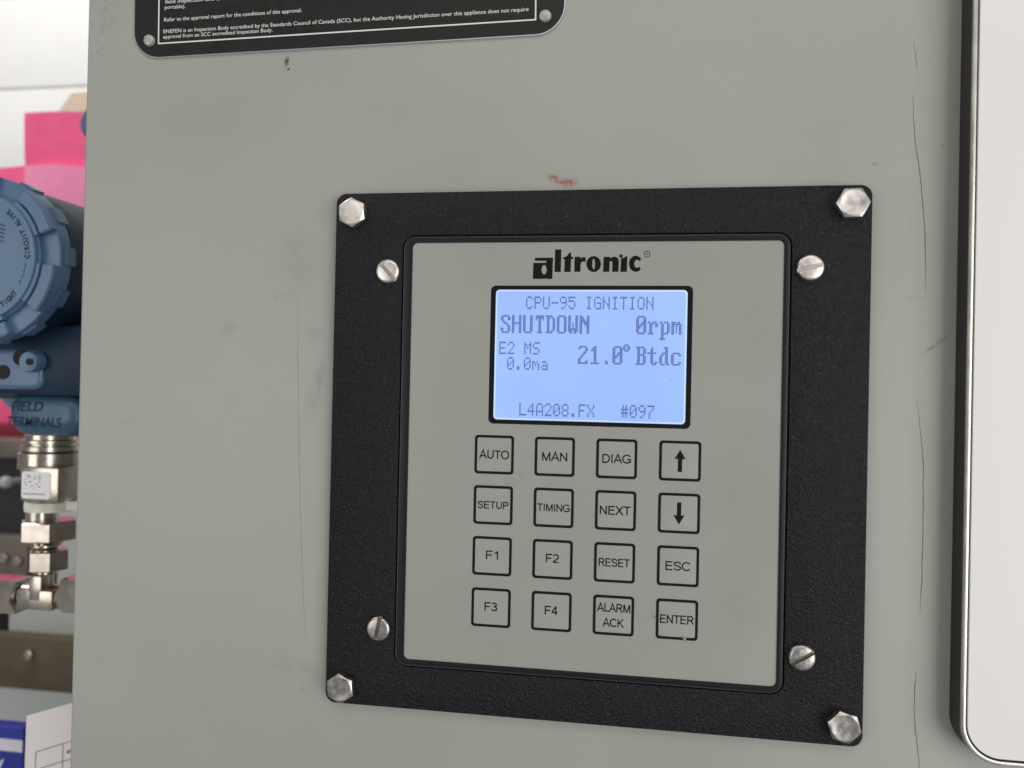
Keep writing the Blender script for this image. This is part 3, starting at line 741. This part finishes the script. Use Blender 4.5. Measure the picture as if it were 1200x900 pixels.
# stainless sensor neck
AY = .135
def ax(u, v): return at(u, v, AY)
K2 = 1 / 1800.0
def stack(bm, u, rows):
    """turned piece: rows = (v, radius in photo pixels)"""
    base = ax(u, rows[0][0]); lathe(bm, [(0, ax(u, rows[0][0]).z - base.z)] + [(r * K2, ax(u, v).z - base.z) for v, r in rows] + [(0, ax(u, rows[-1][0]).z - base.z)], up(base), 40)
bm = bmesh.new(); stack(bm, 60, [(509, 27), (514, 27), (515, 31), (518, 31), (519, 28), (521, 28), (522, 31), (527, 31.5), (528.5, 29), (530, 33), (548, 33), (549, 30), (592, 24)])
nk = obj('sensor_neck', bm, m_stain, tr)
lb = at(44, 568, .113)
bm = bmesh.new(); box(bm, lb + Vector((0.001, .018, 0)), (.0262, .036, .0215), bev=.0015)
bl = obj('label_block', bm, m_stain, tr)
bm = bmesh.new(); slab(bm, lb.x - .0108, lb.x + .0090, lb.z - .0088, lb.z + .0080, .002, .1127, .1129, 0, 5)
st = obj('label_sticker', bm, m_label, bl)
bm = bmesh.new()
rp = random.Random(5)
for k in range(26):
    dx = -.0085 + .0105 * rp.random(); dz = -.003 + .009 * rp.random()
    box(bm, lb + Vector((dx, -.0004, dz)), (.0004 + .0016 * rp.random(), .0001, .0005))
for k in range(9): box(bm, lb + Vector((-.0088 + k * .0017, -.0004, -.0058)), (.0012, .0001, .0008))
obj('faded_print', bm, m_grayink, st, smooth=False)
bm = bmesh.new()
lathe(bm, [(.0128, -.003), (.0150, -.003), (.0154, 0), (.0150, .003), (.0128, .003), (.0128, -.003)], up(ax(60, 592)), 40)
box(bm, ax(82, 591) + Vector((.004, -.004, .0)), (.030, .0024, .0062), bev=.0006)
obj('plastic_tie', bm, m_tie, tr)
bm = bmesh.new(); stack(bm, 50, [(592, 17), (609, 17), (611, 20), (634, 12), (640, 12)]); obj('threaded_stub', bm, m_stain, tr)
# hex fittings and the tee
tee = thing('tube_tee', 'stainless compression tee with hex nuts under the blue transmitter', 'tube fitting', ax(48, 712))
bm = bmesh.new(); h = ax(56, 609).z - ax(56, 632).z; hexnut(bm, .0300, h, up(ax(57, 632)), -.88)
obj('adapter_nut', bm, m_stain, tee, ang=20)
bm = bmesh.new(); stack(bm, 54, [(630, 6), (636, 8), (637, 17), (639, 17), (640, 12), (643, 15), (645, 15)]); obj('ferrule', bm, m_stain, tee)
bm = bmesh.new(); h = ax(55, 644).z - ax(55, 667).z; hexnut(bm, .0212, h, up(ax(57, 667)), -.86)
obj('hex_nut', bm, m_stain, tee, ang=20)
bm = bmesh.new(); stack(bm, 54, [(666, 12), (671, 12), (672, 9), (676, 9), (690, 9)])
c = ax(53, 698)
box(bm, ax(54, 686) + Vector((0, -.004, 0)), (.0088, .012, .016), bev=.0008)
box(bm, c + Vector((0, -.003, -.0005)), (.0255, .014, .0125), bev=.0014)
lathe(bm, [(0, -.0150), (.0072, -.0150), (.0078, -.0142), (.0078, .0142), (.0072, .0150), (0, .0150)], along(c), 32)
obj('tee_body', bm, m_stain, tee)
for sx in (-1, 1):
    bm = bmesh.new(); lathe(bm, [(0, -.0022), (.0062, -.0022), (.0062, .0022), (0, .0022)], along(c + Vector((sx * .0172, 0, 0))), 24)
    obj('thread_gap', bm, m_recess, tee)
for u, ln, lab in ((10, .022, None), (97, .022, None)):
    p = ax(u, 696)
    bm = bmesh.new(); hexnut(bm, .0215, ln, along(p - Vector((ln / 2, 0, 0))), PI / 2 + .06)
    obj('hex_nut', bm, m_stain, tee, ang=20)
bm = bmesh.new(); p = ax(-10, 694); q = ax(85, 694)
tube(bm, [p, p - Vector((.05, 0, .004)), p - Vector((.10, -.01, .02)), p - Vector((.13, -.02, .06)), p - Vector((.14, -.02, .12)), Vector((p.x - .14, p.y + .02, .0))], .0045)
obj('tube', bm, m_stain, tee)
bm = bmesh.new(); tube(bm, [q, Vector((-.2340, q.y, q.z))], .0045); obj('tube', bm, m_stain, tee)

# ------------------------------------------------------------------ farther things
# black iron machine block
MY = .62
def span(u0, u1, v0, v1, y):
    a = at(u0, v1, y); b = at(u1, v0, y); return min(a.x, b.x), max(a.x, b.x), min(a.z, b.z), max(a.z, b.z)
x0, x1, _, z1 = span(-60, 190, 528, 700, MY)
mc = thing('machine_block', 'dark oily machine block on the bench behind the stainless fittings', 'machine', ((x0 + x1) / 2, MY + .15, 0))
bm = bmesh.new(); slab(bm, x0, x1, .001, z1, .006, MY, MY + .30, .004, 4); obj('block', bm, m_dark, mc)
a0, a1, c0, c1 = span(-30, 33, 630, 684, MY - .02)
bm = bmesh.new(); slab(bm, a0, a1, c0, c1, .004, MY - .02, MY, .002, 4); pl = obj('mounting_flange', bm, m_brownpl, mc)
for u, v in ((7, 653), (23, 657)):
    bm = bmesh.new(); hexnut(bm, .011, .006, toward(at(u, v, MY - .02))); obj('flange_bolt', bm, m_stain, pl)
a0, a1, c0, c1 = span(66, 150, 596, 690, MY - .03)
bm = bmesh.new(); slab(bm, a0, a1, c0, c1, .004, MY - .03, MY, .002, 4); obj('side_cover', bm, m_greypl, mc)
a0, a1, c0, c1 = span(9, 150, 708, 742, MY - .04)
bm = bmesh.new(); slab(bm, a0, a1, c0, c1, .004, MY - .04, MY, .003, 4); obj('lower_rail', bm, m_greypl, mc)
a0, a1, c0, c1 = span(-60, 150, 520, 534, MY - .01)
bm = bmesh.new(); slab(bm, a0, a1, c0, c1, .003, MY - .012, MY + .3, .002, 4); obj('top_ledge', bm, m_brownpl, mc)
bm = bmesh.new(); lathe(bm, [(0, .008), (.0045, .007), (.007, .004), (.008, 0), (.007, -.004), (.004, -.007), (.003, -.04), (0, -.04)], toward(at(7, 565, .585)), 28); obj('pale_knob', bm, m_greypl, mc)
# brown plank
x0, x1, c0, c1 = span(-80, 170, 757, 803, .56)
bm = bmesh.new(); box(bm, ((x0 + x1) / 2, .57, (c0 + c1) / 2), (x1 - x0, .02, c1 - c0), None, .004)
wd = solo(obj('brown_beam', bm, m_wood), 'brown beam lying across the bench below the fittings', 'beam')
bm = bmesh.new()
# supports keep the beam off the bench
for u in (-40, 130):
    p = at(u, 803, .575); h = p.z; box(bm, (p.x, .572, h / 2 + .0005), (.05, .018, h - .003), None, .002)
solo(obj('beam_blocks', bm, m_dark), 'dark blocks carrying the brown beam on the bench', 'block', 'structure')
bm = bmesh.new(); p = at(33, 768, .556); lathe(bm, [(0, .003), (.004, .0026), (.006, .001), (.0063, -.004), (0, -.004)], toward(p), 24); obj('bolt_head', bm, m_steel2, wd)
# pink plastic
def crumple(bm, x0, x1, z0, z1, y0, y1, amp, nx=14, nz=18, ny=6, seed=0):
    from mathutils import noise
    def P3(x, y, zz):
        o = noise.noise_vector(Vector((x * 9, y * 9 + seed, zz * 7))) * amp; return (x + o.x * .5, y + o.y, zz + o.z * .4)
    t = bmesh.new()
    bmesh.ops.create_cube(t, size=1); bmesh.ops.subdivide_edges(t, edges=t.edges[:], cuts=12, use_grid_fill=True)
    for v in t.verts:
        v.co = Vector(P3((x0 + x1) / 2 + v.co.x * (x1 - x0), (y0 + y1) / 2 + v.co.y * (y1 - y0), (z0 + z1) / 2 + v.co.z * (z1 - z0)))
    me = bpy.data.meshes.new('tmp'); t.to_mesh(me); t.free(); bm.from_mesh(me); bpy.data.meshes.remove(me)
x0, x1, c0, c1 = span(31, 170, 129, 200, .70)
ztop = at(0, 520, .62).z
bm = bmesh.new(); crumple(bm, x0, x1, c0, c1, .70, .82, .009); 
pk = thing('pink_sack', 'bright pink plastic sack standing behind the blue transmitter', 'sack', ((x0 + x1) / 2, .76, ztop))
obj('sack_top', bm, m_pink, pk, ang=60)
x0, x1, c0, c1 = span(-70, 170, 189, 530, .69)
bm = bmesh.new(); crumple(bm, at(26, 300, .69).x, x1, ztop + .004, at(60, 196, .69).z, .69, .83, .016, seed=3); obj('sack_body', bm, m_pinklt, pk, ang=60)
bm = bmesh.new(); crumple(bm, x0, at(29, 300, .70).x, ztop + .004, c1, .70, .83, .016, seed=5); obj('sack_fold', bm, m_pink, pk, ang=60)
x0, x1, c0, c1 = span(-60, 60, 512, 527, .66)
bm = bmesh.new(); box(bm, ((x0 + x1) / 2, .675, ztop + (c1 - c0) / 2 + .001), (x1 - x0, .028, c1 - c0), None, .003)
solo(obj('red_strap', bm, m_red), 'dark red strip at the foot of the pink sack', 'strip')
# tan card behind
x0, x1, c0, c1 = span(62, 190, 104, 300, 1.1)
pts = [at(66, 134, 1.1), at(84, 109, 1.1), at(190, 100, 1.1)]
bm = bmesh.new(); xs = [(pts[0].x, ztop * 0 + .0), (x1, .0), (x1, pts[2].z), (pts[1].x, pts[1].z), (pts[0].x, pts[0].z)]
f = [bm.verts.new((x, 1.1, zz)) for x, zz in xs]; g = [bm.verts.new((x, 1.13, zz)) for x, zz in xs]
bm.faces.new(f); bm.faces.new(g[::-1]); bridge(bm, f, g)
solo(obj('tan_carton', bm, m_tan, smooth=False), 'pale tan cardboard with a slanted corner showing above the pink sack', 'carton')
# second blue instrument behind the cabinet edge
p = at(107, 152, .40)
bi = thing('blue_instrument', 'blue instrument cap peeking out behind the cabinet edge above the transmitter', 'instrument', (p.x, .43, 0))
bm = bmesh.new(); lathe(bm, [(0, 0), (.014, 0), (.018, -.003), (.0185, -.02), (.016, -.022), (.016, -.06), (0, -.06)], toward(p + Vector((.003, 0, .008))), 40); obj('cap', bm, m_blue, bi)
bm = bmesh.new(); lathe(bm, [(0, .02), (.0125, .018), (.0145, .012), (.0145, -.012), (.012, -.02), (0, -.02)], up(p + Vector((.001, .015, -.016))), 32); obj('body', bm, m_blue, bi)
bm = bmesh.new(); tube(bm, [p + Vector((.02, .03, -.015)), (p.x + .02, .43, .002)], .008); obj('stem', bm, m_stain, bi)
# blue carton and printed form at the bottom left
x0, x1, c0, c1 = span(-70, 27.5, 853.5, 1000, .30)
ct = thing('blue_carton', 'royal blue carton with a white stripe at the bottom left corner', 'carton', ((x0 + x1) / 2, .34, 0))
bm = bmesh.new(); slab(bm, x0, x1, .0005, c1, .0008, .30, .312, .0008, 3); obj('carton_body', bm, m_carton, ct)
zz0, zz1 = at(10, 880, .3).z, at(10, 866, .3).z
bm = bmesh.new(); slab(bm, x0 + .0005, x1 - .0005, zz0, zz1, .0002, .2996, .2999, 0, 2); obj('white_stripe', bm, m_cartonw, ct)
bm = bmesh.new(); bm.faces.new([bm.verts.new(at(u, v, .2997)) for u, v in ((0, 892), (5, 889), (-2, 905), (-8, 905))]); obj('white_mark', bm, m_cartonw, ct)
PY = .10
pp = thing('printed_form', 'white printed paper form with a ruled table standing by the cabinet edge', 'paper', (at(60, 880, PY).x, PY, .0))
a = at(31, 839, PY); b = at(30, 905, PY)
sl = (at(78, 827, PY).z - a.z) / (at(78, 827, PY).x - a.x)
wpx = .09
bm = bmesh.new(); N = 12; vs = []
for k in range(N + 1):
    x = a.x + wpx * k / N; yy = PY + .004 * math.sin(k / N * PI)
    top = a.z + sl * (x - a.x); vs.append([bm.verts.new((x - .002 * (1 - j), yy + d, (.001 if j == 0 else top))) for j, d in ((0, 0), (1, 0), (1, .0004), (0, .0004))])
for p, q in zip(vs, vs[1:]):
    for j in range(4): bm.faces.new((p[j], p[(j + 1) % 4], q[(j + 1) % 4], q[j]))
bm.faces.new(vs[0]); bm.faces.new(vs[-1][::-1])
obj('sheet', bm, m_paper, pp)
bm = bmesh.new()
def pline(u0, v0, u1, v1, wd=.00045):
    a = at(u0, v0, PY); b = at(u1, v1, PY); yy = lambda p: PY + .004 * math.sin(max(0, (p.x - at(31, 839, PY).x)) / wpx * PI) - .00025
    d = (b - a); nn = Vector((-d.z, 0, d.x)).normalized() * wd / 2; n = 6; pr = None
    for k in range(n + 1):
        c = a + d * (k / n); v = [bm.verts.new((c.x + s * nn.x, yy(c) , c.z + s * nn.z)) for s in (1, -1)]
        if pr: bm.faces.new((pr[0], pr[1], v[1], v[0]))
        pr = v
pline(41, 882, 90, 868); pline(41, 882, 40, 912); pline(70, 874, 69, 912); pline(40, 903, 90, 889); pline(74, 885, 79, 883, .0011); pline(74, 882.5, 78, 881.5)
obj('table_rules', bm, m_grayink, pp, smooth=False)
